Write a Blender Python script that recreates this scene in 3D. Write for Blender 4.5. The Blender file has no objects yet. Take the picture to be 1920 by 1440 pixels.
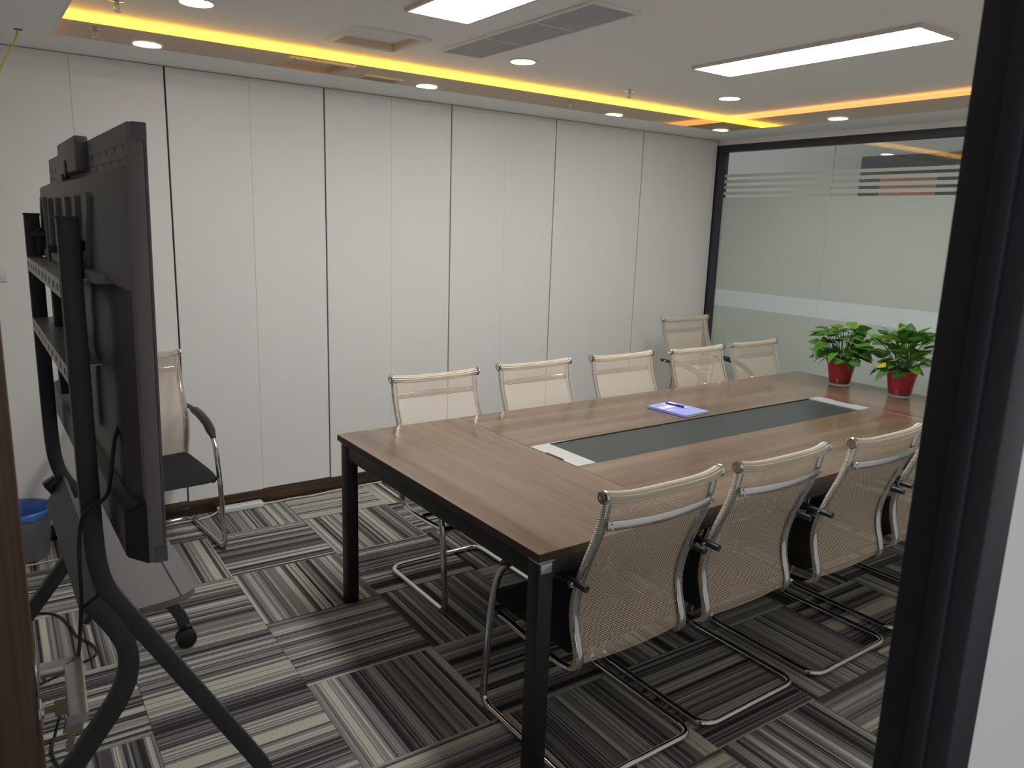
import bpy, bmesh, math, random
from mathutils import Vector, Matrix, Euler

PI = math.pi
S = bpy.context.scene
COL = S.collection
random.seed(7)

# ------------------------------------------------------------------ camera
F_PX = 1435.74
CAM_H = 1.6211
yaw, pitch, roll = 0.6226, -0.2049, 0.0327
cy_, sy_, cp_, sp_ = math.cos(yaw), math.sin(yaw), math.cos(pitch), math.sin(pitch)
fw = Vector((sy_ * cp_, cy_ * cp_, sp_)); rt = Vector((cy_, -sy_, 0)); up = rt.cross(fw)
r2 = math.cos(roll) * rt + math.sin(roll) * up
u2 = -math.sin(roll) * rt + math.cos(roll) * up
cd = bpy.data.cameras.new('camera'); cam = bpy.data.objects.new('camera', cd); COL.objects.link(cam)
cam.matrix_world = Matrix(((r2.x, u2.x, -fw.x, 0), (r2.y, u2.y, -fw.y, 0), (r2.z, u2.z, -fw.z, CAM_H), (0, 0, 0, 1)))
cd.sensor_width = 36; cd.sensor_fit = 'HORIZONTAL'; cd.lens = 36 * F_PX / 1920; cd.clip_start = 0.02; cd.clip_end = 60
cd.dof.use_dof = True; cd.dof.focus_distance = 3.0; cd.dof.aperture_fstop = 9.0
S.camera = cam

# ------------------------------------------------------------------ world, exposure
w = bpy.data.worlds.new('world'); S.world = w; w.use_nodes = True
w.node_tree.nodes['Background'].inputs[0].default_value = (0.95, 0.95, 1.0, 1)
w.node_tree.nodes['Background'].inputs[1].default_value = 0.20
S.view_settings.view_transform = 'Standard'; S.view_settings.look = 'None'
S.view_settings.gamma = 1.0; S.view_settings.use_curve_mapping = False
S.view_settings.exposure = 1.44
S.cycles.use_denoising = True
S.cycles.max_bounces = 14; S.cycles.diffuse_bounces = 9; S.cycles.glossy_bounces = 6; S.cycles.transparent_max_bounces = 24
PANEL_POWER = 9.5; SPOT_POWER = 14.0; COVE_BACK = 7.0; COVE_RIGHT = 2.0

# ------------------------------------------------------------------ room numbers (metres)
W = 4.246      # panel wall
RX = 4.98      # glass partition
LX = -0.60     # wall on the left, out of view
FY0, FY1 = 0.319, 0.40   # door wall
ZS = 2.3255    # soffit
ZL = 2.388     # lip of the cove
ZC = 2.43      # main ceiling
TX0, TX1, TY0, TY1 = 0.385, 4.55, 0.80, 3.84   # tray in the ceiling
SEAM0, SEAMP = 0.8884, 0.8168
BBH = 0.083

# ------------------------------------------------------------------ materials
def nodes(m):
    return m.node_tree.nodes, m.node_tree.links
def mat(name, col, rough=0.5, metal=0.0, spec=0.5, coat=0.0, emit=None, estr=0.0, noise=0.0, nscale=30.0, bump=0.0, bscale=200.0, trans=0.0):
    m = bpy.data.materials.new(name); m.use_nodes = True
    N, L = nodes(m); b = N['Principled BSDF']
    b.inputs['Base Color'].default_value = (*col, 1); b.inputs['Roughness'].default_value = rough
    b.inputs['Metallic'].default_value = metal; b.inputs['Specular IOR Level'].default_value = spec
    b.inputs['Coat Weight'].default_value = coat; b.inputs['Coat Roughness'].default_value = 0.08
    b.inputs['Transmission Weight'].default_value = trans
    if emit: b.inputs['Emission Color'].default_value = (*emit, 1); b.inputs['Emission Strength'].default_value = estr
    tc = N.new('ShaderNodeTexCoord')
    if noise > 0:
        n = N.new('ShaderNodeTexNoise'); n.inputs['Scale'].default_value = nscale; n.inputs['Detail'].default_value = 4
        L.new(tc.outputs['Object'], n.inputs['Vector'])
        r = N.new('ShaderNodeMapRange'); r.inputs['To Min'].default_value = 1 - noise; r.inputs['To Max'].default_value = 1 + noise
        L.new(n.outputs['Fac'], r.inputs['Value'])
        x = N.new('ShaderNodeMix'); x.data_type = 'RGBA'; x.blend_type = 'MULTIPLY'; x.inputs[0].default_value = 1
        x.inputs[6].default_value = (*col, 1); L.new(r.outputs[0], x.inputs[7]); L.new(x.outputs[2], b.inputs['Base Color'])
    if bump > 0:
        n = N.new('ShaderNodeTexNoise'); n.inputs['Scale'].default_value = bscale; n.inputs['Detail'].default_value = 3
        L.new(tc.outputs['Object'], n.inputs['Vector'])
        bp = N.new('ShaderNodeBump'); bp.inputs['Strength'].default_value = bump; bp.inputs['Distance'].default_value = 0.002
        L.new(n.outputs['Fac'], bp.inputs['Height']); L.new(bp.outputs[0], b.inputs['Normal'])
    return m

def wood(name, ramp, axis='X', rough=0.3, coat=0.0, scale=1.0, spec=0.5, seed=0.0):
    m = bpy.data.materials.new(name); m.use_nodes = True
    N, L = nodes(m); b = N['Principled BSDF']
    tc = N.new('ShaderNodeTexCoord'); mp = N.new('ShaderNodeMapping')
    sc = [14 * scale] * 3; sc['XYZ'.index(axis)] = 0.9 * scale
    mp.inputs['Scale'].default_value = sc; mp.inputs['Location'].default_value = (seed, seed * 1.7, seed * .6)
    L.new(tc.outputs['Object'], mp.inputs['Vector'])
    n = N.new('ShaderNodeTexNoise'); n.inputs['Scale'].default_value = 1.0; n.inputs['Detail'].default_value = 4; n.inputs['Roughness'].default_value = .5; n.inputs['Distortion'].default_value = .12
    L.new(mp.outputs[0], n.inputs['Vector'])
    mp2 = N.new('ShaderNodeMapping'); s2 = [70 * scale] * 3; s2['XYZ'.index(axis)] = 4 * scale; mp2.inputs['Scale'].default_value = s2
    L.new(tc.outputs['Object'], mp2.inputs['Vector'])
    n2 = N.new('ShaderNodeTexNoise'); n2.inputs['Scale'].default_value = 1.0; n2.inputs['Detail'].default_value = 2
    L.new(mp2.outputs[0], n2.inputs['Vector'])
    ad = N.new('ShaderNodeMath'); ad.operation = 'MULTIPLY_ADD'; ad.inputs[1].default_value = .10; L.new(n2.outputs['Fac'], ad.inputs[0]); L.new(n.outputs['Fac'], ad.inputs[2])
    cr = N.new('ShaderNodeValToRGB'); e = cr.color_ramp.elements
    e[0].position = ramp[0][0]; e[0].color = (*ramp[0][1], 1); e[1].position = ramp[-1][0]; e[1].color = (*ramp[-1][1], 1)
    for p, c in ramp[1:-1]:
        q = e.new(p); q.color = (*c, 1)
    L.new(ad.outputs[0], cr.inputs[0]); L.new(cr.outputs[0], b.inputs['Base Color'])
    b.inputs['Roughness'].default_value = rough; b.inputs['Coat Weight'].default_value = coat; b.inputs['Coat Roughness'].default_value = .1
    b.inputs['Specular IOR Level'].default_value = spec
    return m

def emission(name, col, strength):
    m = bpy.data.materials.new(name); m.use_nodes = True
    N, L = nodes(m); N.remove(N['Principled BSDF'])
    e = N.new('ShaderNodeEmission'); e.inputs[0].default_value = (*col, 1); e.inputs[1].default_value = strength
    L.new(e.outputs[0], N['Material Output'].inputs[0]); return m

def carpet():
    m = bpy.data.materials.new('striped_carpet'); m.use_nodes = True
    N, L = nodes(m); b = N['Principled BSDF']
    tc = N.new('ShaderNodeTexCoord'); sx = N.new('ShaderNodeSeparateXYZ'); L.new(tc.outputs['Object'], sx.inputs[0])
    oi = N.new('ShaderNodeObjectInfo')
    def math_(op, a, b_=None, c=None):
        n = N.new('ShaderNodeMath'); n.operation = op
        for i, v in enumerate((a, b_, c)):
            if v is None: continue
            if isinstance(v, (int, float)): n.inputs[i].default_value = v
            else: L.new(v, n.inputs[i])
        return n.outputs[0]
    # warp the stripe widths a little so that they are uneven
    wn = N.new('ShaderNodeTexNoise'); wn.noise_dimensions = '1D'; wn.inputs['Scale'].default_value = 9.0; wn.inputs['Detail'].default_value = 1
    L.new(math_('MULTIPLY_ADD', oi.outputs['Random'], 61.0, sx.outputs[0]), wn.inputs['W'])
    xw = math_('MULTIPLY_ADD', wn.outputs['Fac'], .07, sx.outputs[0])
    def stripe(freq, k):
        v = math_('FLOOR', math_('MULTIPLY_ADD', oi.outputs['Random'], 700.0 * k, math_('MULTIPLY', xw, freq)))
        wh = N.new('ShaderNodeTexWhiteNoise'); wh.noise_dimensions = '1D'; L.new(v, wh.inputs['W']); return wh.outputs['Value']
    a = stripe(50.0, 1.0); c = stripe(140.0, 1.37); f = stripe(260.0, 2.11)
    val = math_('MULTIPLY_ADD', f, .16, math_('MULTIPLY_ADD', a, .52, math_('MULTIPLY', c, .32)))
    cr = N.new('ShaderNodeValToRGB'); cr.color_ramp.interpolation = 'CONSTANT'; e = cr.color_ramp.elements
    stops = [(0.0, (.036, .034, .036)), (.26, (.088, .082, .083)), (.36, (.175, .163, .161)), (.46, (.235, .223, .218)), (.56, (.30, .284, .268)), (.66, (.50, .495, .40))]
    e[0].position = 0; e[0].color = (*stops[0][1], 1); e[1].position = stops[-1][0]; e[1].color = (*stops[-1][1], 1)
    for p, col in stops[1:-1]:
        q = e.new(p); q.color = (*col, 1)
    L.new(val, cr.inputs[0])
    sp = N.new('ShaderNodeTexNoise'); sp.inputs['Scale'].default_value = 330; sp.inputs['Detail'].default_value = 2
    L.new(tc.outputs['Object'], sp.inputs['Vector'])
    mr = N.new('ShaderNodeMapRange'); mr.inputs['From Min'].default_value = .3; mr.inputs['From Max'].default_value = .7; mr.inputs['To Min'].default_value = .6; mr.inputs['To Max'].default_value = 1.35
    L.new(sp.outputs['Fac'], mr.inputs['Value'])
    x = N.new('ShaderNodeMix'); x.data_type = 'RGBA'; x.blend_type = 'MULTIPLY'; x.inputs[0].default_value = 1
    L.new(cr.outputs[0], x.inputs[6]); L.new(mr.outputs[0], x.inputs[7]); L.new(x.outputs[2], b.inputs['Base Color'])
    b.inputs['Roughness'].default_value = .95; b.inputs['Specular IOR Level'].default_value = .1
    bp = N.new('ShaderNodeBump'); bp.inputs['Strength'].default_value = .5; bp.inputs['Distance'].default_value = .002
    L.new(sp.outputs['Fac'], bp.inputs['Height']); L.new(bp.outputs[0], b.inputs['Normal'])
    return m

def mesh_fabric(name, col, hole_w, pitch_u, pitch_v, dark):
    # woven net: beige threads with small staggered holes (UV in metres)
    m = bpy.data.materials.new(name); m.use_nodes = True
    N, L = nodes(m); b = N['Principled BSDF']
    uv = N.new('ShaderNodeTexCoord'); br = N.new('ShaderNodeTexBrick')
    L.new(uv.outputs['UV'], br.inputs['Vector'])
    br.inputs['Scale'].default_value = 1.0; br.inputs['Brick Width'].default_value = pitch_u; br.inputs['Row Height'].default_value = pitch_v
    br.inputs['Mortar Size'].default_value = hole_w; br.inputs['Mortar Smooth'].default_value = 0.15; br.inputs['Bias'].default_value = 0
    b.inputs['Base Color'].default_value = (*col, 1); b.inputs['Roughness'].default_value = .7
    tr = N.new('ShaderNodeBsdfTransparent'); mx = N.new('ShaderNodeMixShader')
    # Fac output: 1 in the mortar (gaps of the net), 0 in the brick (thread)
    L.new(br.outputs['Fac'], mx.inputs[0]); L.new(b.outputs[0], mx.inputs[1]); L.new(tr.outputs[0], mx.inputs[2])
    L.new(mx.outputs[0], N['Material Output'].inputs[0])
    return m

def schlick(N, L, f0):
    lw = N.new('ShaderNodeLayerWeight'); lw.inputs[0].default_value = .5
    p = N.new('ShaderNodeMath'); p.operation = 'POWER'; p.inputs[1].default_value = 5; L.new(lw.outputs['Facing'], p.inputs[0])
    q = N.new('ShaderNodeMath'); q.operation = 'MULTIPLY_ADD'; q.inputs[1].default_value = 1 - f0; q.inputs[2].default_value = f0; L.new(p.outputs[0], q.inputs[0])
    return q.outputs[0]
def clear_glass(name, tint=(.97, .985, .975), f0=.04):
    m = bpy.data.materials.new(name); m.use_nodes = True
    N, L = nodes(m); N.remove(N['Principled BSDF'])
    t = N.new('ShaderNodeBsdfTransparent'); t.inputs[0].default_value = (*tint, 1)
    g = N.new('ShaderNodeBsdfGlossy'); g.inputs['Roughness'].default_value = .02; g.inputs[0].default_value = (1, 1, 1, 1)
    x = N.new('ShaderNodeMixShader'); L.new(schlick(N, L, f0), x.inputs[0]); L.new(t.outputs[0], x.inputs[1]); L.new(g.outputs[0], x.inputs[2])
    L.new(x.outputs[0], N['Material Output'].inputs[0]); return m

def film(name, col, trans):
    m = bpy.data.materials.new(name); m.use_nodes = True
    N, L = nodes(m); N.remove(N['Principled BSDF'])
    d = N.new('ShaderNodeBsdfDiffuse'); d.inputs[0].default_value = (*col, 1)
    t = N.new('ShaderNodeBsdfTranslucent'); t.inputs[0].default_value = (*col, 1)
    x = N.new('ShaderNodeMixShader'); x.inputs[0].default_value = trans
    L.new(d.outputs[0], x.inputs[1]); L.new(t.outputs[0], x.inputs[2])
    g = N.new('ShaderNodeBsdfGlossy'); g.inputs['Roughness'].default_value = .12
    y = N.new('ShaderNodeMixShader'); L.new(schlick(N, L, .03), y.inputs[0]); L.new(x.outputs[0], y.inputs[1]); L.new(g.outputs[0], y.inputs[2])
    L.new(y.outputs[0], N['Material Output'].inputs[0]); return m

def leaf_mat():
    m = bpy.data.materials.new('pothos_leaf'); m.use_nodes = True
    N, L = nodes(m); b = N['Principled BSDF']
    oi = N.new('ShaderNodeObjectInfo'); cr = N.new('ShaderNodeValToRGB'); e = cr.color_ramp.elements
    e[0].color = (.030, .110, .018, 1); e[1].color = (.24, .42, .06, 1); q = e.new(.55); q.color = (.085, .245, .03, 1)
    L.new(oi.outputs['Random'], cr.inputs[0])
    tc = N.new('ShaderNodeTexCoord'); n = N.new('ShaderNodeTexNoise'); n.inputs['Scale'].default_value = 38; L.new(tc.outputs['Object'], n.inputs['Vector'])
    r = N.new('ShaderNodeMapRange'); r.inputs['From Min'].default_value = .45; r.inputs['From Max'].default_value = .7; L.new(n.outputs['Fac'], r.inputs['Value'])
    x = N.new('ShaderNodeMix'); x.data_type = 'RGBA'; L.new(r.outputs[0], x.inputs[0]); L.new(cr.outputs[0], x.inputs[6]); x.inputs[7].default_value = (.13, .30, .05, 1)
    L.new(x.outputs[2], b.inputs['Base Color'])
    b.inputs['Roughness'].default_value = .35; b.inputs['Subsurface Weight'].default_value = 0
    t = N.new('ShaderNodeBsdfTranslucent'); L.new(x.outputs[2], t.inputs[0])
    mx = N.new('ShaderNodeMixShader'); mx.inputs[0].default_value = .3; L.new(b.outputs[0], mx.inputs[1]); L.new(t.outputs[0], mx.inputs[2])
    L.new(mx.outputs[0], N['Material Output'].inputs[0]); return m

M = {}
M['wall'] = mat('white_wall_panel', (.85, .83, .80), .55, noise=.015, nscale=3)
M['paint'] = mat('white_paint', (.84, .835, .82), .7, noise=.02, nscale=2, bump=.05)
M['ceil'] = mat('ceiling_paint', (.885, .90, .905), .75, noise=.02, nscale=2, bump=.05)
M['gap'] = mat('dark_joint', (.035, .033, .03), .7)
M['base'] = wood('dark_polished_wood', [(.35, (.022, .010, .006)), (.6, (.065, .032, .018)), (.85, (.17, .09, .05))], 'X', .2, .4, 1.4)
M['carpet'] = carpet()
M['under'] = mat('floor_screed', (.05, .05, .05), .9)
M['fascia'] = mat('tea_mirror', (.74, .65, .56), .035, metal=1.0, noise=.04, nscale=6)
M['blackframe'] = mat('black_aluminium', (.014, .015, .019), .5, noise=.08, nscale=40)
M['pframe'] = mat('partition_frame', (.032, .034, .046), .4, noise=.06, nscale=30)
M['glass'] = clear_glass('partition_glass')
M['film'] = film('frosted_film', (.61, .665, .605), .12)
M['band'] = film('white_film', (.76, .86, .86), .12)
M['doorwood'] = wood('brown_door_veneer', [(.3, (.018, .009, .003)), (.6, (.045, .021, .008)), (.9, (.085, .040, .014))], 'Z', .7, .0, 1.0, spec=.15)
M['dooredge'] = wood('door_edge_banding', [(.3, (.085, .034, .012)), (.8, (.15, .062, .022))], 'Z', .7, spec=.15)
M['steel'] = mat('brushed_steel', (.62, .61, .60), .28, metal=1.0, noise=.1, nscale=60)
M['brass'] = mat('nickel_brass_key', (.40, .33, .22), .35, metal=1.0)
M['chrome'] = mat('chrome', (.64, .64, .65), .10, metal=1.0)
M['blackplastic'] = mat('black_plastic', (.014, .014, .015), .42, bump=.06, bscale=400)
M['padplastic'] = mat('armrest_plastic', (.024, .023, .025), .36, bump=.06, bscale=400)
M['seat'] = mat('black_seat_fabric', (.011, .011, .012), .85, noise=.25, nscale=500, bump=.3, bscale=700)
M['mesh'] = mesh_fabric('beige_net', (.78, .64, .505), .0009, .0086, .0050, 0)
M['meshroll'] = mat('beige_net_rolled', (.66, .58, .48), .7)
M['wood_x'] = wood('walnut_laminate_long', [(.34, (.120, .074, .047)), (.55, (.180, .116, .076)), (.80, (.240, .162, .108))], 'X', .17, .0, 1.0, spec=.65, seed=3.1)
M['wood_y'] = wood('walnut_laminate_cross', [(.34, (.120, .074, .047)), (.55, (.180, .116, .076)), (.80, (.240, .162, .108))], 'Y', .17, .0, 1.0, spec=.65, seed=8.4)
M['woodedge'] = mat('dark_walnut_edge', (.035, .017, .011), .4, noise=.2, nscale=30)
M['inlay'] = mat('grey_black_inlay', (.040, .045, .045), .34, noise=.06, nscale=80)
M['silver'] = mat('brushed_silver', (.60, .585, .57), .42, metal=.35, noise=.06, nscale=90)
M['tabsteel'] = mat('black_steel', (.010, .010, .011), .45)
M['wrap'] = mat('clear_wrap', (.55, .56, .58), .18, metal=.6, bump=1.0, bscale=120)
M['cart'] = mat('dark_grey_steel', (.034, .036, .039), .48, bump=.08, bscale=600)
M['rail'] = mat('galvanised_rail', (.36, .35, .35), .4, metal=.7, noise=.1, nscale=40)
M['tray'] = mat('grey_tray', (.17, .158, .162), .5, bump=.06, bscale=600)
M['tvback'] = mat('display_back', (.165, .157, .155), .5, bump=.10, bscale=500)
M['tvfront'] = mat('display_bezel', (.10, .097, .105), .42)
M['screen'] = mat('display_screen', (.006, .006, .007), .12)
M['cable'] = mat('black_cable', (.008, .008, .008), .5)
M['whitecable'] = mat('white_cable', (.66, .65, .63), .5)
M['whiteplastic'] = mat('white_plastic', (.72, .71, .69), .4)
M['yellow'] = mat('yellow_strap', (.60, .50, .045), .6, noise=.1, nscale=60)
M['bin'] = mat('grey_bin', (.22, .23, .25), .5)
M['bag'] = mat('blue_bag', (.06, .17, .50), .3, noise=.35, nscale=30, bump=.9, bscale=60)
M['red'] = mat('red_pot', (.43, .030, .048), .32, noise=.05, nscale=20)
M['clearpot'] = clear_glass('clear_plastic', (.93, .935, .94), .03)
M['soil'] = mat('dark_soil', (.02, .014, .01), .95, bump=1, bscale=150)
M['leaf'] = leaf_mat()
M['yleaf'] = mat('yellow_leaf', (.62, .47, .03), .45, noise=.15, nscale=60)
M['stem'] = mat('green_stem', (.06, .13, .025), .5)
M['book'] = mat('lavender_cover', (.33, .36, .72), .45)
M['bookd'] = mat('deep_violet_cover', (.05, .05, .20), .45)
M['paper'] = mat('paper', (.80, .80, .80), .7)
M['label'] = mat('white_label', (.85, .86, .88), .5)
M['greylabel'] = mat('grey_print', (.52, .54, .55), .5)
M['pen'] = mat('violet_pen', (.030, .018, .26), .22)
M['lamp'] = emission('panel_light', (.95, .985, 1.0), PANEL_POWER)
M['spot'] = emission('downlight_lens', (1.0, .98, .95), SPOT_POWER)
M['cove_b'] = emission('amber_strip', (1.0, .47, .03), COVE_BACK)
M['cove_r'] = emission('orange_strip', (1.0, .40, .10), COVE_RIGHT)
M['lampframe'] = mat('lamp_frame', (.62, .60, .57), .45)
M['grille'] = mat('grey_grille', (.50, .50, .54), .5)
M['grilleback'] = mat('grille_back', (.20, .20, .22), .7)
M['board'] = mat('dark_board', (.10, .10, .11), .6)
M['redpanel'] = mat('reddish_panel', (.60, .24, .17), .6, noise=.3, nscale=12)
M['corr'] = mat('corridor_wall', (.60, .62, .56), .7)
M['mdf_lit'] = mat('raw_board_lit', (.85, .62, .40), .7, noise=.06, nscale=40)  # board tone brightened towards orange so the shaded vent lining looks lit
M['rubber'] = mat('grey_rubber', (.14, .14, .135), .7)

# ------------------------------------------------------------------ mesh helpers
def BM(): return bmesh.new()
def quad(bm, vs, uvs=None):
    f = bm.faces.new(vs)
    return f
def box(bm, x0, x1, y0, y1, z0, z1, bev=0.0, seg=2):
    b = bmesh.new()
    vs = [b.verts.new((x, y, z)) for z in (z0, z1) for y in (y0, y1) for x in (x0, x1)]
    for f in ((0, 2, 3, 1), (4, 5, 7, 6), (0, 1, 5, 4), (2, 6, 7, 3), (0, 4, 6, 2), (1, 3, 7, 5)): b.faces.new([vs[i] for i in f])
    if bev > 0: bmesh.ops.bevel(b, geom=b.edges[:], offset=bev, segments=seg, profile=.5, affect='EDGES')
    join(bm, b)
def join(bm, b, mtx=None):
    vm = {}
    for v in b.verts: vm[v] = bm.verts.new(mtx @ v.co if mtx else v.co)
    for f in b.faces:
        try: bm.faces.new([vm[v] for v in f.verts])
        except ValueError: pass
    b.free()
def sweep(bm, path, section, side=None, closed=False, caps=True):
    """section: list of (a, b) offsets; a along the side axis, b along normal. side: fixed axis or None for parallel transport."""
    P = [Vector(p) for p in path]; n = len(P); rings = []
    T = []
    for i in range(n):
        a = P[i - 1] if (i > 0 or closed) else P[i]; c = P[(i + 1) % n] if (i < n - 1 or closed) else P[i]
        t = (c - a); T.append(t.normalized() if t.length > 1e-9 else Vector((0, 0, 1)))
    if side is None:
        t0 = T[0]; ref = Vector((0, 0, 1)) if abs(t0.z) < .9 else Vector((1, 0, 0)); s = t0.cross(ref).normalized()
    for i in range(n):
        if side is not None:
            s = Vector(side); s = (s - T[i] * s.dot(T[i])).normalized()
        elif i > 0:
            s = (s - T[i] * s.dot(T[i])).normalized()
        nn = T[i].cross(s)
        rings.append([bm.verts.new(P[i] + s * a + nn * b) for a, b in section])
    k = len(section)
    for i in range(n if closed else n - 1):
        A, B = rings[i], rings[(i + 1) % n]
        for j in range(k): bm.faces.new((A[j], A[(j + 1) % k], B[(j + 1) % k], B[j]))
    if caps and not closed:
        bm.faces.new(rings[0][::-1]); bm.faces.new(rings[-1])
def circ(r, n=10, rb=None):
    rb = rb or r
    return [(r * math.cos(2 * PI * i / n), rb * math.sin(2 * PI * i / n)) for i in range(n)]
def rrect(a, b, r=.002):
    a /= 2; b /= 2; o = []
    for cx, cyy, st in ((a - r, b - r, 0), (-a + r, b - r, 90), (-a + r, -b + r, 180), (a - r, -b + r, 270)):
        for k in (0, 45, 90):
            t = math.radians(st + k); o.append((cx + r * math.cos(t), cyy + r * math.sin(t)))
    return o
def fillet(pts, rad, seg=6, closed=False):
    P = [Vector(p) for p in pts]; out = []; n = len(P)
    for i in range(n):
        if not closed and i in (0, n - 1): out.append(P[i]); continue
        a, b, c = P[i - 1], P[i], P[(i + 1) % n]
        r = rad[i] if isinstance(rad, (list, tuple)) else rad
        if r <= 0: out.append(b); continue
        u = (a - b); v = (c - b); la, lc = u.length, v.length; u.normalize(); v.normalize()
        d = min(r, la * .48, lc * .48)
        p0, p1 = b + u * d, b + v * d
        for k in range(seg + 1):
            t = k / seg; out.append((1 - t) ** 2 * p0 + 2 * t * (1 - t) * b + t * t * p1)
    return out
def spline(pts, sub=6):
    P = [Vector(p) for p in pts]; out = []
    for i in range(len(P) - 1):
        a = P[max(i - 1, 0)]; b = P[i]; c = P[i + 1]; d = P[min(i + 2, len(P) - 1)]
        for k in range(sub):
            t = k / sub
            out.append(.5 * ((2 * b) + (c - a) * t + (2 * a - 5 * b + 4 * c - d) * t * t + (3 * b - a - 3 * c + d) * t ** 3))
    out.append(P[-1]); return out
def tube(bm, path, r, n=10): sweep(bm, path, circ(r, n))
def lathe(bm, prof, n=24, cap0=True, cap1=True, mtx=None):
    rings = []
    for r, z in prof:
        rings.append([bm.verts.new((mtx @ Vector((r * math.cos(2 * PI * i / n), r * math.sin(2 * PI * i / n), z))) if mtx else (r * math.cos(2 * PI * i / n), r * math.sin(2 * PI * i / n), z)) for i in range(n)])
    for A, B in zip(rings, rings[1:]):
        for j in range(n): bm.faces.new((A[j], A[(j + 1) % n], B[(j + 1) % n], B[j]))
    if cap0: bm.faces.new(rings[0][::-1])
    if cap1: bm.faces.new(rings[-1])
def rod(bm, a, b, r, n=12): tube(bm, [a, b], r, n)
def mesh_of(bm, name, m, sharp=35):
    bmesh.ops.recalc_face_normals(bm, faces=bm.faces[:])
    me = bpy.data.meshes.new(name); bm.to_mesh(me); bm.free()
    me.materials.append(m)
    for p in me.polygons: p.use_smooth = True
    me.set_sharp_from_angle(angle=math.radians(sharp))
    return me
def obj(name, bm, m, parent=None, sharp=35):
    o = bpy.data.objects.new(name, mesh_of(bm, name, m, sharp)); COL.objects.link(o)
    if parent: o.parent = parent
    return o
def bx(name, m, parent, *a, **k):
    b = BM(); box(b, *a, **k); return obj(name, b, m, parent)
def tag(o, label=None, cat=None, group=None, kind=None):
    if label: o['label'] = label
    if cat: o['category'] = cat
    if group: o['group'] = group
    if kind: o['kind'] = kind
    return o
def thing(name, label, cat, loc=(0, 0, 0), rz=0.0, group=None):
    o = bpy.data.objects.new(name, None); COL.objects.link(o); o.empty_display_size = .05
    o.location = loc; o.rotation_euler = (0, 0, rz); return tag(o, label, cat, group)
def copy_tree(o, parent=None):
    c = o.copy(); COL.objects.link(c); c.parent = parent
    for ch in o.children: copy_tree(ch, c)
    return c
def struct(o, label, cat): return tag(o, label, cat, kind='structure')

# ================================================================== STRUCTURE
# floor and carpet tiles
GX, GY, GA, TS = 0.8922, 3.8746, -0.0225, 0.5
bf = BM(); box(bf, LX - .1, 6.2, -1.2, W + .1, -.08, -.007)
floor = struct(obj('floor', bf, M['under']), 'floor laid with striped grey and beige carpet tiles', 'floor')
tile_cache = {}
def tile_mesh(clip):
    b = BM(); box(b, -TS / 2 + .0008, TS / 2 - .0008, -TS / 2 + .0008, TS / 2 - .0008, -.007, 0, 0)
    return b
full = None
FYC = FY1 - .002
for i in range(-5, 10):
    for j in range(-8, 2):
        ca, sa = math.cos(GA), math.sin(GA)
        ctr = Vector((GX + TS * (ca * (i + .5) - sa * (j - .5)), GY + TS * (sa * (i + .5) + ca * (j - .5)), 0))
        h = .38
        if ctr.x + .26 < LX or ctr.x - .26 > RX or ctr.y + .26 < FYC or ctr.y - .26 > W: continue
        along_x = ((i + j) % 2 == 0)
        if (i, j) == (-1, -2): along_x = True
        rz = GA + (PI / 2 if along_x else 0.0) + random.choice((0, PI))
        mtx = Matrix.Translation(ctr) @ Matrix.Rotation(rz, 4, 'Z')
        inv = mtx.inverted()
        corners = [mtx @ Vector((sx * TS / 2, sy * TS / 2, 0)) for sx in (-1, 1) for sy in (-1, 1)]
        need = [(ax, v, s) for ax, v, s in ((0, LX, -1), (0, RX, 1), (1, FYC, -1), (1, W, 1)) if any((c[ax] - v) * s > 0 for c in corners)]
        if not need:
            if full is None: full = mesh_of(tile_mesh(None), 'carpet_tile', M['carpet'])
            me = full
        else:
            b = tile_mesh(None)
            for ax, v, s in need:
                co = [0, 0, 0]; co[ax] = v; no = [0, 0, 0]; no[ax] = s
                bmesh.ops.bisect_plane(b, geom=b.verts[:] + b.edges[:] + b.faces[:], plane_co=inv @ Vector(co), plane_no=inv.to_3x3() @ Vector(no), clear_outer=True)
            if len(b.faces) < 3: b.free(); continue
            me = mesh_of(b, 'carpet_tile', M['carpet'])
        t = bpy.data.objects.new('carpet_tile', me); COL.objects.link(t); t.matrix_world = mtx; t.parent = floor

# ceiling: main slab, soffit ring, mirror fascia, light strips
bc = BM(); VX0, VX1, VY0, VY1 = 1.643 - .150, 1.643 + .150, 3.42 - .150, 3.42 + .150
for a in ((LX - .1, VX0, FY0, W + .1), (VX1, RX + .1, FY0, W + .1), (VX0, VX1, FY0, VY0), (VX0, VX1, VY1, W + .1)): box(bc, *a, ZC, ZC + .08)
ceil = struct(obj('ceiling', bc, M['ceil']), 'white tray ceiling with a lit amber cove around it', 'ceiling')
for a in ((LX, RX, TY1, W), (TX1, RX, TY0, TY1), (LX, TX0, TY0, TY1), (LX, RX, FY1, TY0)):
    bx('soffit', M['ceil'], ceil, *a, ZS, ZL)
ft = .004
XJ = 1.405
for nm, a in (('fascia_strip', (TX0, XJ, TY1 - ft, TY1)), ('fascia_strip', (XJ + .001, TX1, TY1 - ft, TY1)),
              ('fascia_strip', (TX1 - ft, TX1, TY0, TY1 - ft)), ('fascia_strip', (TX0, TX0 + ft, TY0, TY1 - ft)), ('fascia_strip', (TX0 + ft, TX1 - ft, TY0, TY0 + ft))):
    bx(nm, M['fascia'], ceil, *a, ZS - .001, ZL + .003)
SB = .042
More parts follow.
